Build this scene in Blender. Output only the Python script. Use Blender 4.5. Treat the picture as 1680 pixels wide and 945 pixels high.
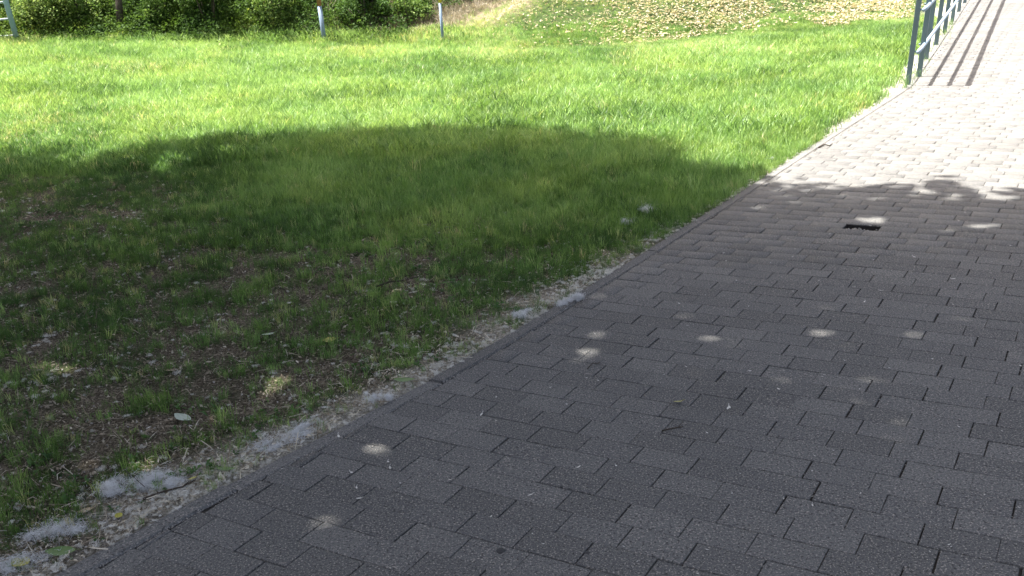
import bpy, bmesh, math, random
import numpy as np
from mathutils import Vector, Matrix, Euler
random.seed(7); RNG = np.random.default_rng(11)
for o in list(bpy.data.objects): bpy.data.objects.remove(o)
SC = bpy.context.scene; COL = SC.collection
PI = math.pi
# ------------------------------------------------------------------ camera
CAM_H = 1.60; FPX = 1662.2; PITCH = math.radians(17.93); ROLL = math.radians(4.03); AZ = math.radians(31.91)
fwd = np.array([0, math.cos(PITCH), -math.sin(PITCH)]); rt = np.array([1., 0, 0]); dn = np.cross(fwd, rt)
r2 = math.cos(ROLL)*rt + math.sin(ROLL)*dn; d2 = -math.sin(ROLL)*rt + math.cos(ROLL)*dn
cam = bpy.data.cameras.new('camera'); camo = bpy.data.objects.new('camera', cam); COL.objects.link(camo)
camo.matrix_world = Matrix(((r2[0], -d2[0], -fwd[0], 0), (r2[1], -d2[1], -fwd[1], 0), (r2[2], -d2[2], -fwd[2], CAM_H), (0, 0, 0, 1)))
cam.sensor_width = 36; cam.lens = FPX/1680*36; cam.clip_start = .05; cam.clip_end = 2000
SC.camera = camo
SC.render.resolution_x = 1024; SC.render.resolution_y = 576
# ------------------------------------------------------------------ light
SUN_EL = math.radians(70); SUN_AZ = math.radians(-58)         # azimuth from +Y, clockwise positive
SD = np.array([math.sin(SUN_AZ)*math.cos(SUN_EL), math.cos(SUN_AZ)*math.cos(SUN_EL), math.sin(SUN_EL)])
w = bpy.data.worlds.new('World'); SC.world = w; w.use_nodes = True
nt = w.node_tree; bg = nt.nodes['Background']; sky = nt.nodes.new('ShaderNodeTexSky')
sky.sky_type = 'NISHITA'; sky.sun_disc = False; sky.sun_elevation = SUN_EL; sky.sun_rotation = SUN_AZ
sky.dust_density = 7.0; sky.ozone_density = .4; sky.air_density = .7
nt.links.new(sky.outputs[0], bg.inputs[0]); bg.inputs[1].default_value = .096
sl = bpy.data.lights.new('sun', 'SUN'); so = bpy.data.objects.new('sun', sl); COL.objects.link(so)
sl.energy = 4.6; sl.angle = math.radians(.53); sl.color = (1, .98, .955)
so.rotation_euler = Vector(SD).to_track_quat('Z', 'Y').to_euler()
SC.view_settings.view_transform = 'Standard'; SC.view_settings.look = 'None'; SC.view_settings.exposure = 2.1; SC.view_settings.gamma = 1
# ------------------------------------------------------------------ helpers
def pix(P):
    c = np.asarray(P, float) - np.array([0, 0, CAM_H]); d = c@fwd
    return 840 + FPX*(c@r2)/d, 472.5 + FPX*(c@d2)/d, d
_tab = {}
def vnoise(x, y, s, seed=0):
    """smooth value noise, cell size s"""
    if seed not in _tab: _tab[seed] = np.random.default_rng(seed+100).random((128, 128))
    t = _tab[seed]; x = np.asarray(x)/s+500; y = np.asarray(y)/s+500
    i = np.floor(x).astype(int); j = np.floor(y).astype(int); u = x-i; v = y-j
    u = u*u*(3-2*u); v = v*v*(3-2*v); g = lambda a, b: t[a % 128, b % 128]
    return (g(i, j)*(1-u)+g(i+1, j)*u)*(1-v)+(g(i, j+1)*(1-u)+g(i+1, j+1)*u)*v
def sm(x, a, b):
    t = np.clip((np.asarray(x, float)-a)/(b-a), 0, 1); return t*t*(3-2*t)
U = np.array([math.sin(AZ), math.cos(AZ)]); V = np.array([math.cos(AZ), -math.sin(AZ)])
KA = [-8, .5, 1.48, 2.04, 2.48, 3.05, 3.6, 4.88, 6.64, 8.35, 9.76, 11, 11.6, 11.9, 12.4, 40]
KB = [-2.9, -2.52, -2.44, -2.385, -2.32, -2.25, -2.21, -2.165, -2.125, -2.10, -2.07, -2.04, -2.03, -2.04, -2.073, -3.895]
def bk(a): return np.interp(a, KA, KB)            # inner edge of the kerb, across-path coordinate
def shift(a): return bk(a)+2.08
def ramp(a):
    r = np.maximum(0, np.asarray(a, float)-11.9); return .047*r*r/(r+.12)
def wp(a, b): return a*U[0]+b*V[0], a*U[1]+b*V[1]
def ab(X, Y): return X*U[0]+Y*U[1], X*V[0]+Y*V[1]
KW = .075
def zt(X, Y):
    """ground height of the lawn, mound and bank"""
    X = np.asarray(X, float); Y = np.asarray(Y, float); a, b = ab(X, Y); s = bk(a)-KW-b
    sl_ = np.maximum(s, 0)
    z = .0041*np.minimum(sl_, 18)**2 + ramp(a)*np.exp(-(sl_/6)**2)
    z = z + (vnoise(X, Y, 1.3, 1)-.5)*.05*sm(s, .2, 1.5)+(vnoise(X, Y, .35, 2)-.5)*.022*sm(s, .1, .6)
    bankw = 1-sm(X, -1.9, -.2+0*X)
    Ym = 16.35+.95*bankw+(vnoise(X, X*0, 2.5, 3)-.5)*.5
    m = np.maximum(0, Y-Ym); k = .30+.42*bankw; H = 2.2+3.2*bankw
    z = z + H*(1-np.exp(-k*m*m/(m+.35)/H))*sm(s, .8, 4.2)
    right = -b - 0; s2 = b-(bk(a)+4.6); z = np.where(s2 > 0, ramp(a)+.01*s2, z)
    return z
def hit(px, py):
    r = (px-840)*r2+(py-472.5)*d2+FPX*fwd; r = r/np.linalg.norm(r)
    t = np.arange(1.5, 45, .01); P = np.array([0, 0, CAM_H])+t[:, None]*r
    a, b = ab(P[:, 0], P[:, 1]); zz = np.where((b > bk(a)-KW), ramp(a), zt(P[:, 0], P[:, 1]))
    k = np.nonzero(P[:, 2] < zz)[0]; k = k[0] if len(k) else -1
    return P[k]
def newmesh(name, verts, faces, mat=None, smooth=False, attrs=None):
    me = bpy.data.meshes.new(name)
    verts = np.asarray(verts, np.float32)
    if isinstance(faces, np.ndarray):
        n, k = faces.shape; me.vertices.add(len(verts)); me.vertices.foreach_set('co', verts.ravel())
        me.loops.add(n*k); me.loops.foreach_set('vertex_index', faces.ravel().astype(np.int32))
        me.polygons.add(n); me.polygons.foreach_set('loop_start', np.arange(0, n*k, k, dtype=np.int32))
        me.update(calc_edges=True)
    else: me.from_pydata([tuple(map(float, v)) for v in verts], [], faces); me.update()
    if mat: me.materials.append(mat)
    if smooth: me.polygons.foreach_set('use_smooth', np.ones(len(me.polygons), bool))
    for k_, v in (attrs or {}).items():
        at = me.attributes.new(k_, 'FLOAT', 'POINT'); at.data.foreach_set('value', np.asarray(v, np.float32))
    return me
def obj(name, me, parent=None, loc=(0, 0, 0), rot=(0, 0, 0), scl=(1, 1, 1), **kw):
    o = bpy.data.objects.new(name, me); COL.objects.link(o); o.location = [float(v) for v in loc]; o.rotation_euler = rot; o.scale = scl
    if parent: o.parent = parent
    for k, v in kw.items(): o[k] = v
    return o
def thing(name, me, label, cat, group=None, **kw):
    o = obj(name, me, **kw); o['label'] = label; o['category'] = cat
    if group: o['group'] = group
    return o
def tube(pts, rad, n=8, cap=True):
    pts = [Vector([float(c) for c in p]) for p in pts]; vs = []; fs = []
    for i, p in enumerate(pts):
        t = (pts[min(i+1, len(pts)-1)]-pts[max(i-1, 0)]).normalized()
        q = t.to_track_quat('Z', 'X')
        for k in range(n):
            a = 2*PI*k/n; vs.append(p+q@Vector((math.cos(a)*rad[i], math.sin(a)*rad[i], 0)))
    for i in range(len(pts)-1):
        for k in range(n): fs.append((i*n+k, i*n+(k+1) % n, (i+1)*n+(k+1) % n, (i+1)*n+k))
    if cap: fs.append(tuple(range(n))[::-1]); fs.append(tuple(range((len(pts)-1)*n, len(pts)*n)))
    return vs, fs
def merge(parts):
    V_, F_ = [], []
    for v, f in parts:
        k = len(V_); V_ += list(v); F_ += [tuple(i+k for i in ff) for ff in f]
    return V_, F_
def boxm(sx, sy, sz, bev=0.0, c=(0, 0, 0)):
    """chamfered box, 26 verts max"""
    bm = bmesh.new(); bmesh.ops.create_cube(bm, size=1)
    for v in bm.verts: v.co = Vector((v.co.x*sx+c[0], v.co.y*sy+c[1], v.co.z*sz+c[2]))
    if bev: bmesh.ops.bevel(bm, geom=bm.edges[:], offset=bev, segments=1, affect='EDGES')
    vs = [v.co.copy() for v in bm.verts]; bm.verts.index_update(); fs = [tuple(v.index for v in f.verts) for f in bm.faces]; bm.free()
    return vs, fs
# ------------------------------------------------------------------ materials
def mat(name):
    m = bpy.data.materials.new(name); m.use_nodes = True; return m, m.node_tree, m.node_tree.nodes['Principled BSDF']
def N(nt, t, **kw):
    n = nt.nodes.new(t)
    for k, v in kw.items():
        if k in n.inputs.keys() if isinstance(k, str) else False: n.inputs[k].default_value = v
        else: setattr(n, k, v)
    return n
def ramp_node(nt, fac, stops):
    r = nt.nodes.new('ShaderNodeValToRGB'); e = r.color_ramp.elements
    while len(e) < len(stops): e.new(.5)
    for i, (p, c) in enumerate(stops): e[i].position = p; e[i].color = (*c, 1) if len(c) == 3 else c
    nt.links.new(fac, r.inputs[0]); return r.outputs[0]
def noise(nt, scale, detail=3, rough=.6, vec=None, typ='ShaderNodeTexNoise'):
    n = nt.nodes.new(typ); n.inputs['Scale'].default_value = scale
    if typ == 'ShaderNodeTexNoise': n.inputs['Detail'].default_value = detail; n.inputs['Roughness'].default_value = rough
    if vec is None:
        g = nt.nodes.new('ShaderNodeNewGeometry'); vec = g.outputs['Position']
    nt.links.new(vec, n.inputs['Vector']); return n.outputs[0]
def mixc(nt, fac, a, b, mode='MIX'):
    m = nt.nodes.new('ShaderNodeMix'); m.data_type = 'RGBA'; m.blend_type = mode
    for s, v in ((m.inputs[0], fac), (m.inputs[6], a), (m.inputs[7], b)):
        if isinstance(v, (int, float)): s.default_value = v
        elif isinstance(v, tuple): s.default_value = (*v, 1)
        else: nt.links.new(v, s)
    return m.outputs[2]
def mth(nt, op, a, b=0.0, clamp=False):
    m = nt.nodes.new('ShaderNodeMath'); m.operation = op; m.use_clamp = clamp
    for s, v in ((m.inputs[0], a), (m.inputs[1], b)):
        if isinstance(v, (int, float)): s.default_value = v
        else: nt.links.new(v, s)
    return m.outputs[0]
def bump(nt, bsdf, h, strength=.5, dist=.004):
    b = nt.nodes.new('ShaderNodeBump'); b.inputs['Strength'].default_value = strength; b.inputs['Distance'].default_value = dist
    nt.links.new(h, b.inputs['Height']); nt.links.new(b.outputs[0], bsdf.inputs['Normal'])
def attr(nt, name, typ='GEOMETRY'):
    a = nt.nodes.new('ShaderNodeAttribute'); a.attribute_name = name; a.attribute_type = typ; return a.outputs['Fac']
def paver_mat(name, src, base=.124):
    m, t, b = mat(name)
    if src == 'obj': tint = N(t, 'ShaderNodeObjectInfo').outputs['Random']
    else: tint = attr(t, 'tint')
    g = t.nodes.new('ShaderNodeNewGeometry').outputs['Position']
    c = ramp_node(t, tint, [(0, (base*.86, base*.85, base*.79)), (.5, (base*1.0, base*.99, base*.93)), (1, (base*1.18, base*1.16, base*1.07))])
    big = noise(t, 1.1, 4, .6, g); mid = noise(t, 9, 4, .7, g)
    c = mixc(t, ramp_node(t, big, [(.35, (0, 0, 0)), (.7, (1, 1, 1))]), mixc(t, 1.0, c, (.86, .86, .87), 'MULTIPLY'), c)
    c = mixc(t, ramp_node(t, mid, [(.55, (0, 0, 0)), (.8, (.55, .55, .55))]), c, mixc(t, 1.0, c, (1.22, 1.19, 1.15), 'MULTIPLY'))
    sp = noise(t, 165, 3, .75, g); sp2 = noise(t, 120, 2, .6, g)
    c = mixc(t, ramp_node(t, sp, [(.54, (0, 0, 0)), (.66, (.85, .85, .85))]), c, (.46, .41, .34))
    c = mixc(t, ramp_node(t, sp2, [(.34, (.85, .85, .85)), (.46, (0, 0, 0))]), c, (.04, .038, .035))
    st = noise(t, 6.3, 1, .5, g); c = mixc(t, ramp_node(t, st, [(.14, (.75, .75, .75)), (.20, (0, 0, 0))]), c, (.05, .05, .05))
    t.links.new(c, b.inputs['Base Color']); b.inputs['Roughness'].default_value = .9; b.inputs['Specular IOR Level'].default_value = .18
    bump(t, b, mth(t, 'ADD', mth(t, 'MULTIPLY', sp, .6), mth(t, 'MULTIPLY', mid, .8)), .55, .004); return m
M_PAV = paver_mat('paver_concrete', 'obj'); M_PAVS = paver_mat('paver_concrete_rows', 'attr'); M_KERB = paver_mat('kerb_concrete', 'obj', .135)
def foliage_mat(name, stops, src='GEOMETRY', trans=.35, rough=.5, spec=.35, patch=None):
    m, t, b = mat(name); tint = attr(t, 'tint', src); c = ramp_node(t, tint, stops)
    if patch:
        g = noise(t, patch[0], 2, .5); c = mixc(t, ramp_node(t, g, [(.38, (0, 0, 0)), (.66, (1, 1, 1))]), c, mixc(t, 1.0, c, patch[1], 'MULTIPLY'))
    t.links.new(c, b.inputs['Base Color']); b.inputs['Roughness'].default_value = rough; b.inputs['Specular IOR Level'].default_value = spec
    tr = t.nodes.new('ShaderNodeBsdfTranslucent'); t.links.new(mixc(t, 1.0, c, (1, 1, 1) if rough > .8 else (1.35, 1.35, .9), 'MULTIPLY'), tr.inputs[0])
    mx = t.nodes.new('ShaderNodeMixShader'); mx.inputs[0].default_value = trans
    t.links.new(b.outputs[0], mx.inputs[1]); t.links.new(tr.outputs[0], mx.inputs[2])
    t.links.new(mx.outputs[0], t.nodes['Material Output'].inputs[0]); return m
GR = [(0, (.042, .095, .026)), (.35, (.135, .25, .065)), (.8, (.31, .45, .17)), (.9, (.38, .42, .19)), (1, (.50, .45, .28))]
M_GRASS = foliage_mat('grass_blades', GR, 'INSTANCER', .40, .5, .35, (1.1, (1.12, 1.02, .9)))
M_WEED = foliage_mat('low_weeds', [(0, (.035, .085, .02)), (1, (.09, .18, .04))], 'INSTANCER', .3, .5, .35)
M_LEAF = foliage_mat('tree_leaves', [(0, (.03, .07, .012)), (1, (.07, .13, .025))], 'GEOMETRY', .25)
M_IVY = foliage_mat('bank_leaves', [(0, (.028, .062, .014)), (.6, (.075, .135, .035)), (1, (.22, .28, .09))], 'INSTANCER', .3, .75, .15, (1.6, (1.3, 1.15, .8)))
M_SHRUB = foliage_mat('shrub_leaves', [(0, (.04, .085, .018)), (.7, (.11, .18, .045)), (1, (.24, .30, .10))], 'GEOMETRY', .3, .75, .15)
def simple(name, c, rough=.8, spec=.3, nz=None, metal=0):
    m, t, b = mat(name); b.inputs['Base Color'].default_value = (*c, 1); b.inputs['Roughness'].default_value = rough; b.inputs['Specular IOR Level'].default_value = spec; b.inputs['Metallic'].default_value = metal
    if nz:
        n = noise(t, nz[0], 4, .7); t.links.new(ramp_node(t, n, [(.35, c), (.68, nz[1])]), b.inputs['Base Color']); bump(t, b, n, .4, .003)
    return m
M_LITTER = foliage_mat('litter_flakes', [(0, (.05, .038, .025)), (.4, (.15, .12, .08)), (.75, (.34, .28, .20)), (1, (.62, .56, .44))], 'INSTANCER', .1, .8, .2)
M_DRYLEAF = foliage_mat('dry_leaves', [(0, (.20, .15, .08)), (.5, (.42, .35, .22)), (1, (.62, .56, .40))], 'INSTANCER', .25, .7, .3)
M_COTTON = foliage_mat('cotton_fluff', [(0, (.60, .57, .49)), (1, (.88, .86, .79))], 'INSTANCER', .3, .9, .1)
M_TUFT = foliage_mat('cotton_tuft', [(0, (.66, .66, .64)), (1, (.88, .88, .87))], 'GEOMETRY', .35, .9, .1)
M_PEB = simple('gravel', (.20, .18, .15), .9, .2, (60, (.50, .46, .40)))
M_BARK = simple('bark', (.028, .022, .017), .9, .2, (18, (.085, .07, .055)))
M_TWIG = simple('twig_bark', (.035, .028, .022), .85, .2, (70, (.09, .07, .05)))
M_BED = simple('joint_sand', (.018, .016, .014), .95, .1, (160, (.07, .062, .052)))
# ground under the grass: soil, dry thatch, pale strip of husks along the kerb
M_SOIL, t_, b_ = mat('lawn_soil')
g_ = noise(t_, 14, 5, .75); g2 = noise(t_, 75, 4, .8)
soil = ramp_node(t_, g2, [(.34, (.030, .022, .014)), (.5, (.11, .085, .058)), (.64, (.40, .34, .25))])
green = ramp_node(t_, g2, [(.3, (.020, .032, .009)), (.7, (.05, .07, .02))])
pale = ramp_node(t_, g2, [(.28, (.16, .14, .10)), (.48, (.42, .39, .31)), (.64, (.74, .70, .61))])
earth = ramp_node(t_, g2, [(.3, (.16, .12, .075)), (.7, (.34, .27, .18))])
c_ = mixc(t_, attr(t_, 'green'), soil, green); c_ = mixc(t_, mth(t_, 'MULTIPLY', attr(t_, 'pale'), ramp_node(t_, g_, [(.3, (.25, .25, .25)), (.6, (1, 1, 1))])), c_, pale); c_ = mixc(t_, attr(t_, 'earth'), c_, earth)
t_.links.new(c_, b_.inputs['Base Color']); b_.inputs['Roughness'].default_value = .95; b_.inputs['Specular IOR Level'].default_value = .15
bump(t_, b_, mth(t_, 'ADD', g_, g2), .9, .012)
def metal(name, c, c2, rough=.45):
    m, t, b = mat(name); n = noise(t, 7, 5, .7); n2 = noise(t, 60, 3, .7)
    col = ramp_node(t, n, [(.35, c), (.7, tuple(x*1.2 for x in c))]); col = mixc(t, ramp_node(t, n2, [(.66, (0, 0, 0)), (.74, (.8, .8, .8))]), col, c2)
    t.links.new(col, b.inputs['Base Color']); b.inputs['Roughness'].default_value = rough; bump(t, b, n2, .12, .002); return m
M_RAIL = metal('painted_rail_steel', (.10, .145, .165), (.12, .07, .04)); M_RAIL_LIT = metal('lit_rail_steel', (.24, .31, .37), (.2, .12, .07), .42)  # railing steel twice: sunlit look of lower rails, shade on posts put into colour
M_POLE = metal('blue_grey_steel', (.17, .225, .30), (.22, .13, .08), .5); M_LADDER = metal('light_blue_steel', (.27, .37, .50), (.3, .2, .12), .5); M_RUST = metal('rusty_red_paint', (.28, .13, .08), (.5, .45, .4), .7)
M_YEL = metal('yellow_paint', (.62, .46, .07), (.3, .2, .08), .6); M_RUNG = metal('white_painted_rung', (.55, .6, .64), (.3, .3, .3), .5)
# ------------------------------------------------------------------ GN scatter
def scatter(name, pts, rot, scl, idx, tint, variants, parent=None, **kw):
    me = bpy.data.meshes.new(name); me.vertices.add(len(pts)); me.vertices.foreach_set('co', np.asarray(pts, np.float32).ravel())
    for n, ty, v, f in (('rot', 'FLOAT_VECTOR', rot, 'vector'), ('scl', 'FLOAT', scl, 'value'), ('tint', 'FLOAT', tint, 'value'), ('idx', 'INT', idx, 'value')):
        a = me.attributes.new(n, ty, 'POINT'); a.data.foreach_set(f, np.asarray(v, np.int32 if ty == 'INT' else np.float32).ravel())
    c = bpy.data.collections.new(name+'_pieces')
    for i, v in enumerate(variants): c.objects.link(bpy.data.objects.new('%s_piece_%02d' % (name, i), v))
    o = obj(name, me, parent, **kw); o['kind'] = 'stuff'
    ng = bpy.data.node_groups.new(name+'_scatter', 'GeometryNodeTree')
    ng.interface.new_socket('Geometry', in_out='INPUT', socket_type='NodeSocketGeometry'); ng.interface.new_socket('Geometry', in_out='OUTPUT', socket_type='NodeSocketGeometry')
    gi = ng.nodes.new('NodeGroupInput'); go = ng.nodes.new('NodeGroupOutput'); ip = ng.nodes.new('GeometryNodeInstanceOnPoints'); ci = ng.nodes.new('GeometryNodeCollectionInfo')
    ci.inputs['Collection'].default_value = c; ci.inputs['Separate Children'].default_value = True; ci.inputs['Reset Children'].default_value = True
    def at(nm, ty):
        n = ng.nodes.new('GeometryNodeInputNamedAttribute'); n.data_type = ty; n.inputs['Name'].default_value = nm; return n.outputs[0]
    L = ng.links.new
    L(gi.outputs[0], ip.inputs['Points']); L(ci.outputs[0], ip.inputs['Instance']); ip.inputs['Pick Instance'].default_value = True
    L(at('idx', 'INT'), ip.inputs['Instance Index']); e2r = ng.nodes.new('FunctionNodeEulerToRotation'); L(at('rot', 'FLOAT_VECTOR'), e2r.inputs[0]); L(e2r.outputs[0], ip.inputs['Rotation'])
    L(at('scl', 'FLOAT'), ip.inputs['Scale']); L(ip.outputs[0], go.inputs[0])
    md = o.modifiers.new('scatter', 'NODES'); md.node_group = ng
    return o
def ground_pts(n, x0, x1, y0, y1, dens, smin=0.0):
    """rejection-sampled points on the lawn side; dens(X,Y,s)->0..1"""
    X = RNG.uniform(x0, x1, n); Y = RNG.uniform(y0, y1, n); a, b = ab(X, Y); s = bk(a)-KW-b
    k = (s > smin) & (RNG.random(n) < dens(X, Y, s)); X, Y, s = X[k], Y[k], s[k]
    P = np.stack([X, Y, zt(X, Y)], 1); px, py, d = pix(P)          # keep what stands in or near the view
    k = (d > .3) & (px > -260) & (px < 1900) & (py > -160) & (py < 1150)
    return P[k], s[k]
# ------------------------------------------------------------------ path: bed, pavers, kerb
W0 = .12; LB = .1977; A0 = 15.709*W0                     # row depth, paver length, lattice origin
def row_a(n):                                            # along-path position of course line n
    return A0+W0*n if n <= 18 else A0+W0*(18+(n-18)*.97)
def off_frac(n): return ((.25+.0285*n) if n % 2 == 0 else (-.08+.0285*n)) % 1
HOLE_ROW = 34
rows = []
n_lo, n_hi = -18, 240
for n in range(n_lo, n_hi):
    al0, al1 = row_a(n-1), row_a(n); am = (al0+al1)/2; e = bk(am)+.004; o = off_frac(n)*LB
    if n <= 33: base = o
    else: base = o
    sh = 0 if am < 11.4 else shift(am)-shift(11.4)
    i = math.floor((e-sh-base)/LB); x = base+i*LB+sh
    while x < bk(am)+4.6:
        x0 = max(x, e); x1 = x+LB
        if x1-x0 > .012: rows.append((n, al0, al1, x0, x1, x1-x0 < LB-.005))
        elif rows and False: pass
        x += LB
hx, hy, _h = hit(1413, 371)
ha, hb = ab(hx, hy)
bm_v, bm_f = boxm(1, 1, 1)
def paver_unit(seed):
    """unit paver: 1 x 1 footprint, top at z=0, chamfered worn edges, 60 mm deep"""
    r = random.Random(seed); c = .014; cz = .0018; L = .5; vs = []
    for z, k in ((-.06, 0), (-cz, 0), (0, c)):
        for sx, sy in ((-1, -1), (1, -1), (1, 1), (-1, 1)):
            kx = k*.6; ky = k
            vs.append((sx*(L-kx)+r.uniform(-.004, .004), sy*(L-ky)+r.uniform(-.008, .008), z+(r.uniform(-.0008, .0004) if z == 0 else 0)))
    fs = [(8, 9, 10, 11)]
    for lv in (0, 4):
        for k in range(4): fs.append((lv+k, lv+(k+1) % 4, lv+4+(k+1) % 4, lv+4+k))
    return vs, fs
PU = [paver_unit(s) for s in range(6)]; PM = [newmesh('paver', v, f, M_PAV) for v, f in PU]
info = []; holes = []
for (n, al0, al1, x0, x1, cut) in rows:
    am = (al0+al1)/2; bmid = (x0+x1)/2
    if abs(bmid-hb) < LB/2 and al0 <= ha+.0 < al1: holes.append((al0, al1, x0, x1)); continue
    P = wp(am, bmid); z = float(ramp(am)); px, py, d = pix((P[0], P[1], z))
    area = (x1-x0)*(al1-al0)*(CAM_H/max(d, .2))/max(d, .2)**2 if (d > .2 and -60 < px < 1740 and -40 < py < 985) else 0
    info.append((area, n, al0, al1, x0, x1))
info.sort(key=lambda q: -q[0])
gap_l, gap_s = .0012, .0030
def paver_xf(q, r):
    _, n, al0, al1, x0, x1 = q; am = (al0+al1)/2+r.gauss(0, .0012); bm_ = (x0+x1)/2+r.gauss(0, .0014)
    X, Y = wp(am, bm_); sl = float(ramp(am+.05)-ramp(am-.05))/.1
    return (X, Y, float(ramp(am))+r.gauss(0, .0007)), (r.gauss(0, .0028)+math.atan(sl), r.gauss(0, .0022), -AZ+r.gauss(0, .006)), (x1-x0-gap_s-abs(r.gauss(0, .0010)), al1-al0-gap_l-abs(r.gauss(0, .0008)), 1)
# bed (sand under the pavers), with a pit where the missing paver was
av = [float(x) for x in np.concatenate([np.arange(-4, 12, .5), np.arange(12, 34.1, .5)])]
if holes: h0 = holes[0]; av = sorted([x for x in av if not (h0[0]-.2 < x < h0[1]+.2)]+[h0[0]-.01, h0[0], h0[1], h0[1]+.01])
bv = []; bf = []; M_ = 4
for a in av:
    L_, R_ = float(bk(a)), float(bk(a))+4.6
    xs = [L_-.01, h0[2] if L_ < h0[2] else L_+.1, h0[3], R_]
    for x in xs: X, Y = wp(a, x); bv.append((X, Y, float(ramp(a))-.0075))
for i in range(len(av)-1):
    for j in range(3):
        if abs(av[i]-h0[0]) < 1e-6 and j == 1: continue
        bf.append((i*4+j, i*4+j+1, (i+1)*4+j+1, (i+1)*4+j))
k = len(bv)
for a, x in ((h0[0], h0[2]), (h0[0], h0[3]), (h0[1], h0[3]), (h0[1], h0[2])): X, Y = wp(a, x); bv.append((X, Y, -.052))
for a, x in ((h0[0], h0[2]), (h0[0], h0[3]), (h0[1], h0[3]), (h0[1], h0[2])): X, Y = wp(a, x); bv.append((X, Y, -.0075))
bf.append((k, k+1, k+2, k+3))
for j in range(4): bf.append((k+j, k+(j+1) % 4, k+4+(j+1) % 4, k+4+j))
path = obj('path', newmesh('path', bv, bf, M_BED), kind='structure')
rp = random.Random(3)
for q in info[:300]:
    l, ro_, s_ = paver_xf(q, rp); obj('paver', PM[rp.randrange(6)], path, l, ro_, s_)
VV, FF, TT = [], [], []
for q in info[300:]:
    l, ro_, s_ = paver_xf(q, rp); Mx = np.array(Matrix.LocRotScale(Vector(l), Euler(ro_), Vector(s_))); v, f = PU[rp.randrange(6)]
    v = np.array(v)@Mx[:3, :3].T+Mx[:3, 3]; FF.append(np.array(f)+12*len(VV)); VV.append(v); TT.append(np.full(12, rp.random()))
obj('pavers', newmesh('pavers', np.concatenate(VV), np.concatenate(FF), M_PAVS, attrs={'tint': np.concatenate(TT)}), path, kind='stuff')
# kerb: stones about a metre long
kerb = obj('kerb', None, kind='structure')
a = -1.96; ks = random.Random(5)
while a < 33:
    a1 = a+1.0; vs = []; fs = []; nseg = 4; zo = .001+ks.uniform(-.003, .004); jo = ks.uniform(-.003, .003)
    for i in range(nseg+1):
        aa = a+.003+(a1-a-.006)*i/nseg; B = float(bk(aa))+jo; z = float(ramp(aa))+zo+ks.uniform(-.0012, .0012)
        for db, dz in ((-KW, -.12), (-KW, -.006), (-KW+.007, 0), (-.009, .001), (-.002, -.007), (-.002, -.12)):
            X, Y = wp(aa, B+db+(ks.uniform(-.0015, .0015) if dz > -.1 else 0)); vs.append((X, Y, z+dz))
    for i in range(nseg):
        for k in range(5): fs.append((i*6+k, i*6+k+1, (i+1)*6+k+1, (i+1)*6+k))
    fs.append(tuple(range(6))); fs.append(tuple(range(nseg*6, nseg*6+6))[::-1])
    obj('kerb_stone', newmesh('kerb_stone', vs, fs, M_KERB), kerb); a = a1
# ------------------------------------------------------------------ vegetation cover plan
def lush(X, Y):
    return np.maximum(sm(Y+.8*X+1.6*(vnoise(X, Y, 1.5, 9)-.5), 3.4, 9.2), sm(Y, 10.2, 11.6))
def cover(X, Y, s):
    n = .20*vnoise(X, Y, .7, 4)+.45*vnoise(X, Y, .17, 5)+.35*vnoise(X, Y, .06, 6)
    th = .50-.44*lush(X, Y)+.10*(1-sm(s, .02, .28))*(1-.75*lush(X, Y))
    return .10+.90*sm(n, th-.10, th+.16)
# ------------------------------------------------------------------ lawn ground sheet
aa = np.concatenate([np.arange(-9, -1, .5), np.arange(-1, 22, .09), np.arange(22, 60, .8)])
ss = np.concatenate([np.arange(0, 3, .07), np.arange(3, 14, .14), np.arange(14, 60, .8)])
Ag, Sg = np.meshgrid(aa, ss, indexing='ij'); Xg, Yg = wp(Ag, bk(Ag)-KW-Sg)
Zg = zt(Xg, Yg)-.004-.02*(1-sm(Sg, 0, .06))
na, ns = Ag.shape; I = np.arange(na*ns).reshape(na, ns)
fa = np.stack([I[:-1, :-1].ravel(), I[:-1, 1:].ravel(), I[1:, 1:].ravel(), I[1:, :-1].ravel()], 1)
cv = cover(Xg, Yg, Sg).ravel(); Xr, Yr, Sr = Xg.ravel(), Yg.ravel(), Sg.ravel()
pale_ = (1-sm(Sr+.34*(vnoise(Xr, Yr, .3, 12)-.5), .03, .30))*(1-.45*sm(Ag.ravel(), 3, 5))
def earthmask(X, Y):
    e = np.exp(-((X+.72-.72*(Y-17.4))/.34)**2)*sm(Y, 17.0, 17.5); br = .75*sm(X, -3.6, -2.4)*(1-sm(X, -1.2+.72*(Y-17.4), -.8+.72*(Y-17.4)))*sm(Y, 17.2, 17.6)
    return np.clip(e+.35*br, 0, 1)
em = earthmask(Xr, Yr); rl = .9*(1-sm(Sr, .1, .7))*sm(Ag.ravel(), 11.2, 12.2)
obj('lawn', newmesh('lawn', np.stack([Xr, Yr, Zg.ravel()], 1), fa, M_SOIL, True, {'green': np.clip(cv*.9+.2*lush(Xr, Yr), 0, 1), 'pale': np.clip(pale_+rl, 0, 1), 'earth': em}), kind='structure')
# verge on the far side of the path and the wide ground beneath
vv = []; 
for a in np.arange(-9, 61, 1.0):
    for d_ in (0, 1, 4, 12, 60): X, Y = wp(a, float(bk(a))+4.6+d_); vv.append((X, Y, float(ramp(a))-.005+.01*d_))
n5 = len(vv)//5; obj('verge', newmesh('verge', vv, [(i*5+j, i*5+j+1, i*5+j+6, i*5+j+5) for i in range(n5-1) for j in range(4)], M_SOIL), kind='structure')
ga = 400; obj('ground', newmesh('ground', [(-ga, -ga, -.25), (ga, -ga, -.25), (ga, ga, -.25), (-ga, ga, -.25)], [(0, 1, 2, 3)], M_SOIL), kind='structure')
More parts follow.
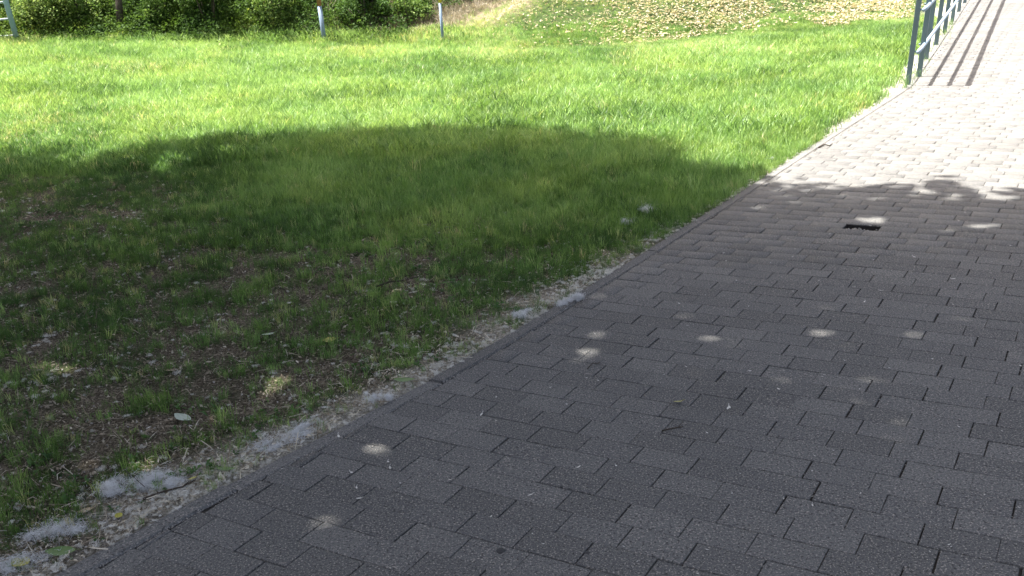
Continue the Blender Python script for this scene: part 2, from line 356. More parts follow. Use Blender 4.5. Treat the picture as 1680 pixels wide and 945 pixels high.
# ------------------------------------------------------------------ grass
def clump(nb, rad, hgt, wid, lean, seed, m):
    r = np.random.default_rng(seed); vs = []; fs = []
    for i in range(nb):
        p = r.normal(0, rad, 2); az = r.uniform(0, 2*PI); h = hgt*r.uniform(.5, 1.1); ln = lean*r.uniform(.2, 1.3)*h; d = np.array([math.cos(az), math.sin(az)]); w_ = wid*r.uniform(.7, 1.3)
        q = np.array([-d[1], d[0]]) if r.random() < .7 else d
        b0 = np.array([*p, -.01]); mid = np.array([*(p+d*ln*.35), h*.62]); tip = np.array([*(p+d*ln), h*(.98-.25*lean*r.random())]); q3 = np.array([*q, 0])*w_/2
        k = len(vs); vs += [b0-q3*.7, b0+q3*.7, mid+q3, mid-q3, tip]; fs += [(k, k+1, k+2, k+3), (k+3, k+2, k+4)]
    return newmesh('grass_clump', vs, fs, m)
CL = [clump(16, .024, .100, .0027, .6, 1, M_GRASS), clump(18, .032, .08, .0025, .85, 2, M_GRASS), clump(12, .020, .13, .0029, .5, 3, M_GRASS), clump(14, .037, .05, .0024, 1.1, 4, M_GRASS),
      clump(20, .045, .115, .0042, .42, 5, M_GRASS), clump(20, .05, .085, .0042, .6, 6, M_GRASS)]
def litter_m(X, Y):
    n = vnoise(X, Y, .5, 31)*.6+vnoise(X, Y, .16, 32)*.4
    c = sm(Y+.7*(n-.5), 16.35, 16.8)*(.12+.88*sm(X, .6, 3.6))*sm(X, -.4, .6)*(1-.75*sm(X, 6.6, 8.2))
    return c*sm(n, .22, .55)
def grass_set(name, n, box, dens, far, sc, label):
    P, s = ground_pts(n, *box, dens)
    lu = lush(P[:, 0], P[:, 1]); m = len(P)
    scl = sc*(.50+.55*lu)*RNG.uniform(.5, 1.3, m)*(.65+.35*sm(s, 0, .3))*(1-.55*sm(P[:, 1], 14.6, 16.4)*sm(P[:, 0], -1.2, .8))
    pn = vnoise(P[:, 0], P[:, 1], .8, 21)
    tint = np.clip(.02+.42*pn+.30*(lu-.2)+RNG.normal(0, .19, m)+.25*(vnoise(P[:, 0], P[:, 1], .25, 22)-.5), 0, .82)
    dry = RNG.random(m) < .025+.035*(1-lu)+.22*np.exp(-((P[:, 0]+5.6)/1.6)**2-((P[:, 1]-10.6)/1.0)**2)+.40*sm(vnoise(P[:, 0], P[:, 1], 1.1, 23), .55, .8)*sm(P[:, 1], 13, 15)+.25*np.exp(-((P[:, 0]+1.9)/1.3)**2-((P[:, 1]-15.9)/.8)**2)
    tint = np.where(dry, RNG.uniform(.8, 1, m)*np.where(RNG.random(m) < .5, .93, 1), tint)
    rot = np.stack([RNG.normal(0, .16, m), RNG.normal(0, .16, m), RNG.uniform(0, 2*PI, m)], 1)
    idx = RNG.integers(4, 6, m) if far else np.where(lu > .55, RNG.integers(0, 3, m), RNG.integers(0, 4, m))
    return scatter(name, P, rot, scl, idx, tint, CL, label=label, category='grass')
grass_set('grass', 150000, (-5.5, 3.6, 2, 8.6), lambda X, Y, s: np.maximum(cover(X, Y, s), .06+.2*lush(X, Y))*(.50+.50*lush(X, Y)), False, .95, 'patchy green grass of the shaded lawn between bare soil and kerb')
grass_set('grass', 190000, (-11, 7, 8.6, 17.6), lambda X, Y, s: np.maximum(cover(X, Y, s), .15)*(1-.7*earthmask(X, Y))*(1-.85*litter_m(X, Y))*sm(s, 0, .25)*np.where(X*U[0]+Y*U[1] > 11, sm(s, .12, .45), 1), True, 1.35, 'bright green sunlit lawn grass reaching back to the foot of the bank')
def mound_d(X, Y, s): return (.75-.55*litter_m(X, Y))*sm(X, -1.3+.72*(Y-17.4), -.5+.72*(Y-17.4))*sm(s, .1, .6)
grass_set('grass', 70000, (-1.5, 14, 17.6, 25), mound_d, True, .8, 'thin green grass on the mound showing through fallen leaves')
# low weeds near the kerb
def rosette(seed, n, ln, wd, m):
    r = np.random.default_rng(seed); vs = []; fs = []
    for i in range(n):
        az = r.uniform(0, 2*PI); L_ = ln*r.uniform(.5, 1.2); w_ = wd*r.uniform(.7, 1.2); el = r.uniform(.15, .9); d = np.array([math.cos(az)*math.cos(el), math.sin(az)*math.cos(el), math.sin(el)]); q = np.array([-math.sin(az), math.cos(az), 0])
        o = np.array([*r.normal(0, ln*.35, 2), 0]); mid = o+d*L_*.55; tip = o+d*L_+np.array([0, 0, -L_*.25]); k = len(vs)
        vs += [o, mid+q*w_/2+[0, 0, .003], tip, mid-q*w_/2+[0, 0, .003], mid]; fs += [(k, k+1, k+4), (k+1, k+2, k+4), (k, k+4, k+3), (k+4, k+2, k+3)]
    return newmesh('weed', vs, fs, m)
WD = [rosette(1, 9, .03, .012, M_WEED), rosette(2, 12, .022, .010, M_WEED), rosette(3, 7, .055, .016, M_WEED)]
P, s = ground_pts(120000, -5.5, 6, 2, 13, lambda X, Y, s: .55*sm(vnoise(X, Y, .5, 41), .45, .7)*(.25+.75*np.exp(-(s/.8)**2))*sm(s, .03, .2)*(.25+.75*sm(Y, 4, 6)))
m = len(P); scatter('weeds', P, np.stack([RNG.normal(0, .2, m), RNG.normal(0, .2, m), RNG.uniform(0, 6.28, m)], 1), RNG.uniform(.5, 1.1, m), RNG.integers(0, 3, m), RNG.random(m), WD, label='small broad leaved weeds and clover low in the grass beside the kerb', category='weeds')
# ------------------------------------------------------------------ litter, gravel, cotton
def flake(seed, l, w_, m):
    r = np.random.default_rng(seed); c = r.uniform(-.5, .5)*l*.3
    return newmesh('flake', [(-l/2, 0, .001), (-l*.1, w_/2, .004+c*.2), (l/2, r.uniform(-.3, .3)*w_, .002+abs(c)), (-.05*l, -w_/2, .003)], [(0, 3, 2, 1)], m)
def fibre(seed, l, m):
    r = np.random.default_rng(seed); b = r.uniform(-.3, .3)*l; w_ = .0016
    return newmesh('stalk', [(-l/2, -w_, .002), (-l/2, w_, .002), (0, b+w_, .006), (0, b-w_, .006), (l/2, 0, .003)], [(0, 1, 2, 3), (3, 2, 4)], m)
FL = [flake(1, .018, .009, M_LITTER), flake(2, .011, .007, M_LITTER), flake(3, .026, .010, M_LITTER), flake(4, .007, .005, M_LITTER), fibre(5, .05, M_LITTER), fibre(6, .08, M_LITTER)]
P, s = ground_pts(520000, -5.5, 3, 2, 10.5, lambda X, Y, s: (1-.8*lush(X, Y))*(.45+.55*vnoise(X, Y, .2, 51))*(1-.6*sm(Y, 5, 9)), .01)
m = len(P); pal = np.exp(-(s/.3)**2); P[:, 2] += RNG.uniform(0, .006, m)
scatter('plant_litter', P, np.stack([RNG.normal(0, .35, m), RNG.normal(0, .35, m), RNG.uniform(0, 6.28, m)], 1), RNG.uniform(.5, 1.3, m), RNG.choice(6, m, p=[.2, .24, .1, .3, .1, .06]), np.clip(RNG.beta(1.1, 1.5, m)+.45*pal, 0, 1), FL, label='brown crumbs of bark, husks and dry stalks over the bare soil', category='plant litter')
def pebble(seed, r_, m):
    bm = bmesh.new(); bmesh.ops.create_icosphere(bm, subdivisions=1, radius=r_); r = random.Random(seed)
    for v in bm.verts: v.co = Vector((v.co.x*1.2, v.co.y, v.co.z*.65))*r.uniform(.8, 1.15)
    me = bpy.data.meshes.new('pebble'); bm.to_mesh(me); bm.free(); me.materials.append(m); return me
PB = [pebble(i, .006, M_PEB) for i in range(4)]
P, s = ground_pts(90000, -3, 6, 1.8, 13, lambda X, Y, s: np.exp(-(s/.14)**2)*(.7-.5*sm(Y, 3.2, 5)), .0)
P2, s2 = ground_pts(30000, -3, 3.5, 2, 7, lambda X, Y, s: (1-lush(X, Y))*.35, .0)
P = np.concatenate([P, P2]); m = len(P)
scatter('gravel', P, RNG.uniform(0, 6.28, (m, 3))*[.1, .1, 1], RNG.uniform(.25, .9, m), RNG.integers(0, 4, m), RNG.random(m), PB, label='fine pale grit and gravel lying along the outer side of the kerb', category='gravel')
# stones in the pit of the missing paver, and grit in the joints
hp = []
for i in range(330):
    X, Y = wp(h0[0]+.008+(h0[1]-h0[0]-.02)*RNG.random()**1.5*.72, RNG.uniform(h0[2]+.008, h0[3]-.008)); hp.append((X, Y, -.046+RNG.uniform(0, .022)+.012*(i % 3 == 0)))
scatter('pit_stones', hp, RNG.uniform(0, 6.28, (330, 3)), RNG.uniform(.7, 1.5, 330), RNG.integers(0, 4, 330), RNG.random(330), PB, label='grey stone chippings in the pit where one paver is missing', category='stones')
gp = []; 
for q in info[:1500]:
    for k in range(3):
        X, Y = wp(RNG.uniform(q[2], q[3]), q[4]+RNG.normal(0, .0012)) if k < 2 else wp(q[2]+RNG.normal(0, .001), RNG.uniform(q[4], q[5])); gp.append((X, Y, float(ramp(q[2]))-.004))
for i in range(1500):
    a_ = RNG.uniform(1, 12)**1.0; X, Y = wp(a_, float(bk(a_))+abs(RNG.normal(0, .006))); gp.append((X, Y, float(ramp(a_))+.001))
m = len(gp); scatter('joint_grit', gp, RNG.uniform(0, 6.28, (m, 3)), RNG.uniform(.15, .5, m), RNG.integers(0, 4, m), RNG.random(m), PB, label='tiny pale grit caught in the joints of the paving', category='grit')
def fluff(seed, n, rad, flat, m, w_=.0005, ln=.014):
    r = np.random.default_rng(seed); d = r.normal(0, 1, (n, 3)); d /= np.linalg.norm(d, axis=1)[:, None]
    c = r.normal(0, 1, (n, 3))*[rad, rad, rad*flat]*.5; c[:, 2] = abs(c[:, 2]); d[:, 2] = d[:, 2]*.6; l = ln*r.uniform(.4, 1.2, (n, 1)); q = np.cross(d, r.normal(0, 1, (n, 3))); q /= np.linalg.norm(q, axis=1)[:, None]
    bend = r.normal(0, .25, (n, 3))*l; v = np.stack([c-d*l/2-q*w_, c-d*l/2+q*w_, c+bend+q*w_*1.3, c+bend-q*w_*1.3, c+d*l/2], 1).reshape(-1, 3)
    k = np.arange(n)*5; f = np.concatenate([np.stack([k, k+1, k+2], 1), np.stack([k, k+2, k+3], 1), np.stack([k+3, k+2, k+4], 1)])
    return newmesh('fluff', v, f, m, attrs={'tint': np.repeat(r.random(n), 5)})
FU = [fluff(1, 60, .012, .4, M_COTTON), fluff(2, 90, .018, .35, M_COTTON), fluff(3, 40, .008, .5, M_COTTON)]
clumpn = lambda X, Y: sm(vnoise(X, Y, .32, 61), .45, .75)
P, s = ground_pts(230000, -3, 5.5, 1.6, 12, lambda X, Y, s: (.22+.78*clumpn(X, Y))*np.exp(-(s/(.06+.22*vnoise(X, Y, .45, 63)))**2), -.012)
P2, s2 = ground_pts(26000, -5.5, 3.5, 2, 14, lambda X, Y, s: .16+.6*sm(vnoise(X, Y, .25, 62), .6, .85), .15)
P = np.concatenate([P, P2]); m = len(P); P[:, 2] += .004
scatter('cotton_fluff', P, np.stack([RNG.normal(0, .2, m), RNG.normal(0, .2, m), RNG.uniform(0, 6.28, m)], 1), RNG.uniform(.35, 1.0, m), RNG.integers(0, 3, m), RNG.random(m), FU, label='thin white seed cotton blown along the kerb and caught in grass', category='seed cotton')
def tuftmesh(seed, n, size, flat):
    r = np.random.default_rng(seed); nb = 22; bc = np.cumsum(r.normal(0, size*.30, (nb, 3))*[1.1, .8, 0], 0); bc -= bc.mean(0); bc = bc/(.6+np.linalg.norm(bc, axis=1)[:, None]/size*.5); bc[:, 2] = abs(r.normal(0, size*flat*.3, nb)); br = size*r.uniform(.07, .42, nb)**1.0
    i = r.integers(0, nb, n); e = r.normal(0, 1, (n, 3))*(r.exponential(1, (n, 1))*.7+.3); c = bc[i]+e*(br[i]*.5)[:, None]*[1, 1, max(flat, .35)]; c[:, 2] = np.abs(c[:, 2])
    d = r.normal(0, 1, (n, 3)); d /= np.linalg.norm(d, axis=1)[:, None]; l = .017*r.uniform(.3, 1.6, (n, 1)); q = np.cross(d, r.normal(0, 1, (n, 3))); q /= np.linalg.norm(q, axis=1)[:, None]; w_ = .00026
    bend = r.normal(0, .3, (n, 3))*l; v = np.stack([c-d*l/2-q*w_, c-d*l/2+q*w_, c+bend+q*w_*1.3, c+bend-q*w_*1.3, c+d*l/2], 1).reshape(-1, 3); k = np.arange(n)*5
    f = np.concatenate([np.stack([k, k+1, k+2], 1), np.stack([k, k+2, k+3], 1), np.stack([k+3, k+2, k+4], 1)]); return newmesh('tuft', v, f, M_TUFT, attrs={'tint': np.repeat(r.random(n), 5)})
def tuft(px, py, size, flat, n, label, zoff=0, stretch=1.0, rz=0):
    p = hit(px, py); r = np.random.default_rng(int(px*7+py))
    me = tuftmesh(int(px+py), int(n*1.7), size*1.1, flat)
    o = thing('cotton_tuft', me, label, 'seed cotton', 'tufts of white seed cotton', loc=(p[0], p[1], p[2]+zoff), rot=(0, 0, rz)); o.scale = (stretch, 1, 1)
tuft(218, 800, .075, .5, 2600, 'largest white cotton tuft, on bare soil at lower left of the lawn', .01, 1.1, .3)
tuft(262, 800, .05, .5, 1300, 'thinner white cotton tuft just right of the largest one on soil', .006, 1.2)
tuft(1030, 374, .035, .9, 900, 'small round white cotton tuft left of its twin in grass near the kerb', .03)
tuft(1061, 357, .045, 1.1, 1100, 'tall white cotton tuft standing in grass behind the round one', .04)
tuft(936, 497, .05, .7, 1500, 'white cotton tuft spilling over the kerb onto the paving', .008, 1.2, .9)
tuft(622, 658, .04, .6, 900, 'white cotton tuft against the kerb beside a pale patch', .008)
tuft(470, 722, .06, .35, 1500, 'flat pale cotton mat along the kerb beside bare soil', .004, 1.7, .8)
tuft(855, 520, .035, .5, 800, 'small cotton tuft on weeds at the kerb, lower than the spilled one', .01, 1.4, .6)
tuft(1265, 268, .035, .8, 600, 'small bright cotton tuft where grass meets sunlit kerb', .02)
tuft(1118, 207, .05, .9, 700, 'faint cotton tuft in sunlit grass above the shade line', .06)
tuft(60, 900, .10, .25, 2200, 'wide thin cotton mat in the bottom left corner', .004, 1.5, .6)
# ------------------------------------------------------------------ fallen leaves, twigs, husks
def leafshape(l, w_, curl, m, n=5):
    vs = []; fs = []
    for i in range(n+1):
        t = i/n; ww = w_/2*math.sin(PI*min(.98, t*.93+.05))**.8; x = (t-.5)*l; z = curl*(2*t-1)**2*l*.5+.002
        vs += [(x, -ww, z+.12*ww), (x, 0, z), (x, ww, z+.16*ww)]
    for i in range(n):
        for k in (0, 1): fs.append((i*3+k, i*3+k+1, i*3+k+4, i*3+k+3))
    sv, sf = tube([(-l*.5, 0, .004+curl*l*.4), (-l*.75, .003, .006+curl*l*.5)], [.0009, .0006], 4)
    return merge([(vs, fs), (sv, sf)])
def leafmat(n, c, c2): return simple(n, c, .5, .4, (90, c2))
MLY = leafmat('yellow_leaf', (.42, .38, .05), (.30, .30, .04)); MLG = leafmat('green_leaf', (.07, .14, .03), (.13, .20, .05)); MLP = leafmat('pale_leaf', (.30, .36, .26), (.42, .46, .36)); MLB = leafmat('beige_leaf', (.34, .26, .14), (.22, .16, .09))
for px, py, l, w_, m_, lab in ((100, 911, .085, .05, MLG, 'dark green fallen leaf in the cotton at bottom left corner'), (36, 929, .07, .05, MLY, 'olive yellow leaf on cotton in the bottom left corner'),
        (196, 851, .03, .024, MLY, 'small yellow leaf on crumbs below the largest cotton tuft'), (372, 775, .085, .026, MLG, 'narrow green leaf lying beside the kerb on bare soil'),
        (317, 790, .026, .02, MLY, 'tiny yellow leaf left of the narrow green leaf'), (1112, 664, .040, .022, MLY, 'yellow leaf lying alone on the grey pavers'),
        (1019, 352, .085, .06, MLY, 'rounded yellow green leaf in grass left of the cotton tufts'), (541, 562, .06, .05, MLY, 'yellow leaf on the dark patchy lawn'),
        (300, 690, .08, .05, MLP, 'pale grey green leaf lying in sparse grass'), (664, 628, .09, .035, MLG, 'pointed green leaf beside the kerb above the pale strip'),
        (142, 843, .05, .03, MLB, 'beige dry leaf on soil between cotton patches'), (282, 612, .06, .022, MLB, 'upright beige dry leaf in the dark lawn'), (440, 553, .06, .05, MLP, 'whitish crumpled leaf among dark grass tufts')):
    v, f = leafshape(l, w_, .12, m_); p = hit(px, py)
    thing('fallen_leaf', newmesh('fallen_leaf', v, f, m_, True), lab, 'leaf', loc=(p[0], p[1], p[2]+.010), rot=(random.uniform(-.25, .25), random.uniform(-.2, .2), random.uniform(-.6, .6)+(PI if random.random() < .5 else 0)))
def twig(pts, r_, lab, dz=.004):
    P = [hit(*p) for p in pts]; P = [p+np.array([0, 0, dz+.006*(i % 2)]) for i, p in enumerate(P)]
    parts = [tube(P, list(np.linspace(r_, r_*.5, len(P))), 5)]
    k = len(P)//2; sp = P[k]+np.array([.02, .025, .008]); parts.append(tube([P[k], sp], [r_*.6, r_*.3], 4))
    v, f = merge(parts); thing('twig', newmesh('twig', v, f, M_TWIG, True), lab, 'twig')
twig([(1086, 708), (1100, 707), (1113, 702), (1121, 704)], .0028, 'short dark twig on the pavers right of the kerb', .003)
twig([(964, 606), (972, 599), (981, 597), (985, 598)], .002, 'small curved dark twig on a paver near the big sun spot', .003)
twig([(618, 476), (640, 470), (665, 466), (690, 460)], .005, 'long straight twig in the shaded lawn', .02)
twig([(560, 510), (575, 498), (598, 491)], .004, 'bent twig in the lawn left of the long straight one', .015)
twig([(235, 822), (270, 812), (300, 802), (322, 793)], .004, 'thin twig on bare soil below the largest cotton tuft', .008)
twig([(205, 782), (222, 798), (240, 812)], .0022, 'green brown stalk lying across the largest cotton tuft', .03)
twig([(1343, 243), (1352, 239), (1361, 240), (1366, 237)], .006, 'dark twig on the sunlit kerb edge', .005)
HK = []
for i in range(3):
    v, f = leafshape(.014+.004*i, .007, .1, None, 3); HK.append(newmesh('husk', v, f, M_COTTON))
hk = []
for i in range(330):
    a_ = RNG.uniform(1.3, 9); b_2 = RNG.uniform(float(bk(a_))+.05, .4); X, Y = wp(a_, b_2); hk.append((X, Y, .003))
for px, py in ((463, 771), (556, 718), (590, 820), (577, 777), (585, 802), (637, 760), (640, 770), (790, 682), (856, 692), (950, 768), (870, 814), (806, 849), (1197, 670), (1194, 672), (1333, 831), (1418, 497), (1444, 478), (1564, 459), (1500, 423), (1428, 372), (1674, 602), (1277, 640)):
    p = hit(px, py); hk.append((p[0], p[1], p[2]+.003))
m = len(hk); sc_ = RNG.uniform(.15, .7, m); sc_[330:] = RNG.uniform(.6, 1.3, m-330)
scatter('seed_husks', hk, np.stack([RNG.normal(0, .1, m), RNG.normal(0, .1, m), RNG.uniform(0, 6.28, m)], 1), sc_, RNG.integers(0, 3, m), RNG.random(m), HK, label='scattered small white seed husks on the grey pavers', category='seed husks')
M_GUM = simple('old_gum', (.035, .034, .033), .7, .3)
for px, py, r_, lab in ((822, 903, .013, 'dark round gum spot on the bottom paver, leftmost of three'), (982, 871, .015, 'largest dark gum spot, uppermost of three on the near pavers'), (963, 907, .010, 'smallest dark gum spot, below the largest one')):
    p = hit(px, py); vs = [(0, 0, .0022)]+[(r_*(1+random.uniform(-.2, .2))*math.cos(k*PI/5), r_*(1+random.uniform(-.2, .2))*math.sin(k*PI/5), .0006) for k in range(10)]+[(r_*1.05*math.cos(k*PI/5), r_*1.05*math.sin(k*PI/5), -.002) for k in range(10)]
    fs = [(0, 1+k, 1+(k+1) % 10) for k in range(10)]+[(1+k, 11+k, 11+(k+1) % 10, 1+(k+1) % 10) for k in range(10)]
    thing('gum_spot', newmesh('gum_spot', vs, fs, M_GUM), lab, 'gum spot', 'old gum spots', loc=(p[0], p[1], p[2]+.0005))
# dry leaves on the mound
DL = []
for i in range(4):
    v, f = leafshape(.10+.02*i, .055, .18+.08*i, None, 3); DL.append(newmesh('dry_leaf', v, f, M_DRYLEAF))
P, s = ground_pts(110000, -1, 14, 16.0, 25, lambda X, Y, s: litter_m(X, Y)*sm(s, .4, 1.2)+.03*sm(Y, 16.8, 17.2), .1)
m = len(P); P[:, 2] += .02+.05*RNG.random(m); scatter('fallen_leaves', P, np.stack([RNG.normal(.1, .3, m), RNG.normal(0, .3, m), RNG.uniform(0, 6.28, m)], 1), RNG.uniform(.22, .52, m), RNG.integers(0, 4, m), RNG.beta(1.5, 1.6, m), DL, label='pale dry leaves strewn over the grassy mound beyond the lawn', category='fallen leaves')
P, s = ground_pts(4000, -7, 5, 12, 17.3, lambda X, Y, s: .2*sm(vnoise(X, Y, 1.1, 71), .6, .85)*sm(Y, 13.8, 15.5), .3)
m = len(P); P[:, 2] += .03; scatter('fallen_leaves', P, np.stack([RNG.normal(0, .3, m), RNG.normal(0, .3, m), RNG.uniform(0, 6.28, m)], 1), RNG.uniform(.35, .8, m), RNG.integers(0, 4, m), RNG.random(m), DL, label='few pale dry leaves in the far lawn before the metal poles', category='fallen leaves')
# ------------------------------------------------------------------ railing
rail = bpy.data.objects.new('railing', None); COL.objects.link(rail); rail['label'] = 'dark teal steel railing with flat posts and three rails along the ramp'; rail['category'] = 'railing'
LEAN = math.tan(math.radians(4.5))
pa = [11.83, 12.42]+[12.42+1.2*k for k in range(1, 13)]
def rpt(a, h, o): X, Y = wp(a, -2.09-.066*(a-11.83)+o+LEAN*h); return np.array([X, Y, float(ramp(a))+h])
rail.location = [float(v) for v in rpt(pa[0], 0, 0)]; RL = np.array(rail.location)
vpost, fpost = boxm(.055, .02, 1.24, .002, (0, 0, .56)); mpost = newmesh('post', vpost, fpost, M_RAIL)
for a in pa:
    p = rpt(a, 0, .05 if a == pa[1] else 0)-RL; o = obj('post', mpost, rail, p, (0, math.atan(LEAN), -AZ))
    for h, off in ((.36, .045), (.80, .045)):
        c = rpt(a, h, .032)-RL; v, f = tube([(-.03, 0, 0), (.03, 0, 0)], [.011, .011], 6)
        b_o = obj('bracket', newmesh('bracket', v, f, M_RAIL), rail, c, (0, 0, -AZ))
for h, off, r_, m_ in ((.36, .065, .021, M_RAIL_LIT), (.80, .065, .021, M_RAIL_LIT), (1.15, .10, .028, M_RAIL)):
    pts = [rpt(x, h, off)-RL for x in np.arange(pa[0]-.05, pa[-1]+.1, .3)]; v, f = tube(pts, [r_]*len(pts), 10); obj('rail', newmesh('rail', v, f, m_, True), rail)
# ------------------------------------------------------------------ poles and climbing frame at the lawn's end
def pole(px, py, r_, label, bands, lean, H):
    p = hit(px, py+3); o = bpy.data.objects.new('metal_pole', None); COL.objects.link(o); o.location = [float(v) for v in p]; o['label'] = label; o['category'] = 'pole'; o['group'] = 'metal poles at the far end of the lawn'
    v, f = tube([(-lean*.2, 0, -.2), (lean*bands[0], 0, bands[0])], [r_, r_], 14); obj('shaft', newmesh('shaft', v, f, M_POLE, True), o)
    v, f = tube([(lean*bands[0], 0, bands[0]), (lean*H, 0, H)], [r_*1.04]*2, 14); obj('upper_shaft', newmesh('upper_shaft', v, f, bands[1], True), o)
    v, f = tube([(lean*H, 0, H), (lean*H, 0, H+.02)], [r_*1.15, r_*.8], 14); obj('cap', newmesh('cap', v, f, M_POLE, True), o)
    v, f = tube([(0, 0, -.02), (0, 0, .03)], [r_*1.9, r_*1.7], 12); obj('footing', newmesh('footing', v, f, M_PEB), o)
pole(533, 70, .036, 'blue grey metal pole with rusty upper part, thicker of the two', (.62, M_RUST), -.02, 2.3)
pole(727, 70, .023, 'thin grey metal pole with yellow painted upper end', (.66, M_YEL), .01, .86)
p = hit(31, 72); cf = bpy.data.objects.new('climbing_frame', None); COL.objects.link(cf); cf.location = [float(v) for v in p]; cf['label'] = 'blue grey ladder climbing frame with white rungs at left lawn edge'; cf['category'] = 'climbing frame'
W_ = 1.35; H_ = 2.2; tp = .085
for sx in (1, -1):
    x0 = 0 if sx > 0 else -W_; pts = [(x0, 0, -.1), (x0-sx*tp*H_, 0, H_)]; v, f = tube(pts, [.044, .044], 12); obj('side_rail', newmesh('side_rail', v, f, M_LADDER, True), cf)
for k in range(8):
    z = .14+.27*k; v, f = tube([(-tp*z, 0, z), (-W_+tp*z, 0, z)], [.017]*2, 8); obj('rung', newmesh('rung', v, f, M_RUNG, True), cf)
v, f = tube([(-tp*H_+.05, 0, H_), (-W_+tp*H_-.05, 0, H_)], [.044]*2, 12); obj('top_bar', newmesh('top_bar', v, f, M_LADDER, True), cf)
for sx in (1, -1):
    x0 = -tp*H_ if sx > 0 else -W_+tp*H_; v, f = tube([(x0, 0, H_), (x0+sx*.2, 1.5, -.3+.8)], [.04]*2, 10); obj('back_leg', newmesh('back_leg', v, f, M_LADDER, True), cf)
# ------------------------------------------------------------------ leaves helpers
def leafmesh(name, C_, size, m, seed=0, flat=.6, tint=None):
    r = np.random.default_rng(seed); n = len(C_); nrm = r.normal(0, 1, (n, 3)); nrm[:, 2] = abs(nrm[:, 2])+flat; nrm /= np.linalg.norm(nrm, axis=1)[:, None]
    d = np.cross(nrm, r.normal(0, 1, (n, 3))); d /= np.linalg.norm(d, axis=1)[:, None]; q = np.cross(nrm, d); l = (size*r.uniform(.6, 1.25, n))[:, None]
    v = np.stack([C_-d*l*.5, C_+q*l*.34+nrm*l*.1, C_+d*l*.5, C_-q*l*.34+nrm*l*.1], 1).reshape(-1, 3); k = np.arange(n)*4
    f = np.concatenate([np.stack([k, k+1, k+2], 1), np.stack([k, k+2, k+3], 1)])
    tt = r.random(n) if tint is None else np.clip(tint+r.normal(0, .15, n), 0, 1)
    return newmesh(name, v, f, m, attrs={'tint': np.repeat(tt, 4)})
def limbs(base, top, ends, r0, seed=0, shared=None):
    rr = random.Random(seed); base = np.array(base, float); top = np.array(top, float); parts = []
    pts = [base+(top-base)*t+np.array([rr.uniform(-1, 1), rr.uniform(-1, 1), 0])*.06*(t > 0) for t in np.linspace(0, 1, 7)]
    pts[0] = base+np.array([0, 0, -.3]); rad = [r0*1.35]+[r0*(1-.55*t) for t in np.linspace(.05, 1, 6)]; parts.append(tube(pts, rad, 12))
    for e in ends:
        e = np.array(e, float); k = rr.choice([2, 3, 4, 5]); s_ = pts[k]; mid = (s_+e)/2+np.array([rr.uniform(-.4, .4), rr.uniform(-.4, .4), .5]); q = [s_, s_*.6+mid*.4+[0, 0, .1], mid, mid*.4+e*.6, e]
        parts.append(tube(q, [r0*.42, r0*.32, r0*.24, r0*.15, r0*.06], 7))
    return merge(parts)
# ------------------------------------------------------------------ the tree whose crown shades the near ground
edge_px = [(0, 262), (60, 264), (130, 258), (200, 246), (260, 236), (350, 231), (450, 227), (600, 221), (700, 213), (780, 208), (860, 212), (950, 219), (1030, 223), (1090, 238), (1140, 256), (1190, 280), (1235, 304), (1262, 308), (1330, 324), (1390, 330), (1400, 312), (1450, 303), (1520, 297), (1570, 306), (1600, 322), (1678, 330)]
E_ = [hit(p[0], p[1]+(14 if p[0] < 420 else 24 if p[0] < 1150 else 24-(p[0]-1150)*.25 if p[0] < 1230 else 5))[:2] for p in edge_px]
poly = np.array([(-9.5, 9.5), (-7.5, 11.2)]+[tuple(e) for e in E_]+[(4.6, 5.4), (6.0, 3.5), (5.2, .6), (2.5, -1.2), (-2, -1.8), (-6, -.8), (-9.5, 3)])
def inside(x, y, pl):
    c = np.zeros(len(x), bool); j = len(pl)-1
    for i in range(len(pl)):
        xi, yi = pl[i]; xj, yj = pl[j]; k = ((yi > y) != (yj > y)) & (x < (xj-xi)*(y-yi)/(yj-yi+1e-12)+xi); c ^= k; j = i
    return c
flecks = [(937, 580, .055), (1125, 519, .03), (1340, 506, .035), (1180, 497, .028), (985, 487, .03), (1330, 547, .03), (1350, 546, .022), (1298, 615, .03), (1405, 655, .028), (1250, 730, .025), (525, 858, .015), (1495, 549, .028), (950, 688, .02), (1431, 360, .06), (1452, 364, .05), (1600, 371, .05), (1630, 374, .04), (1560, 380, .03),
          (85, 600, .06), (98, 606, .04), (440, 630, .06), (425, 628, .05), (225, 772, .03), (1300, 333, .03), (1240, 341, .03), (1425, 325, .05), (1500, 317, .08), (1560, 325, .05), (1620, 322, .08), (1660, 326, .08), (1390, 322, .05), (1220, 700, .014), (1660, 545, .02), (640, 480, .02), (1100, 590, .012), (1580, 520, .018), (300, 275, .18), (345, 268, .14), (270, 262, .15), (650, 262, .06), (640, 300, .05), (820, 225, .06), (1370, 790, .02)]
n_l = 390000; qx = RNG.uniform(-10.5, 7.5, n_l); qy = RNG.uniform(-7, 12, n_l)
en = (vnoise(qx, qy, .7, 81)-.5)*.6+(vnoise(qx, qy, .25, 82)-.5)*.4+(vnoise(qx, qy, .12, 84)-.5)*.2
k = inside(qx+en+RNG.normal(0, .16, n_l), qy-en+RNG.normal(0, .16, n_l), poly); qx, qy = qx[k], qy[k]
F_ = []
for a_, b_, c_ in flecks:
    h_ = hit(a_, b_)
    for q in range(3): F_.append((h_[0]+random.gauss(0, .8)*c_, h_[1]+random.gauss(0, .8)*c_, c_*random.uniform(.25, .85)))
for q in range(70):
    h_ = hit(random.choice((random.uniform(900, 1680), random.uniform(500, 1680), random.uniform(0, 700))), random.uniform(345, 760)); F_.append((h_[0], h_[1], random.uniform(0, .012)))
F_ = np.array(F_); ok = np.ones(len(qx), bool)
for fx, fy, fr in F_: ok &= (qx-fx)**2+(qy-fy)**2 > (fr*.5+.0345)**2
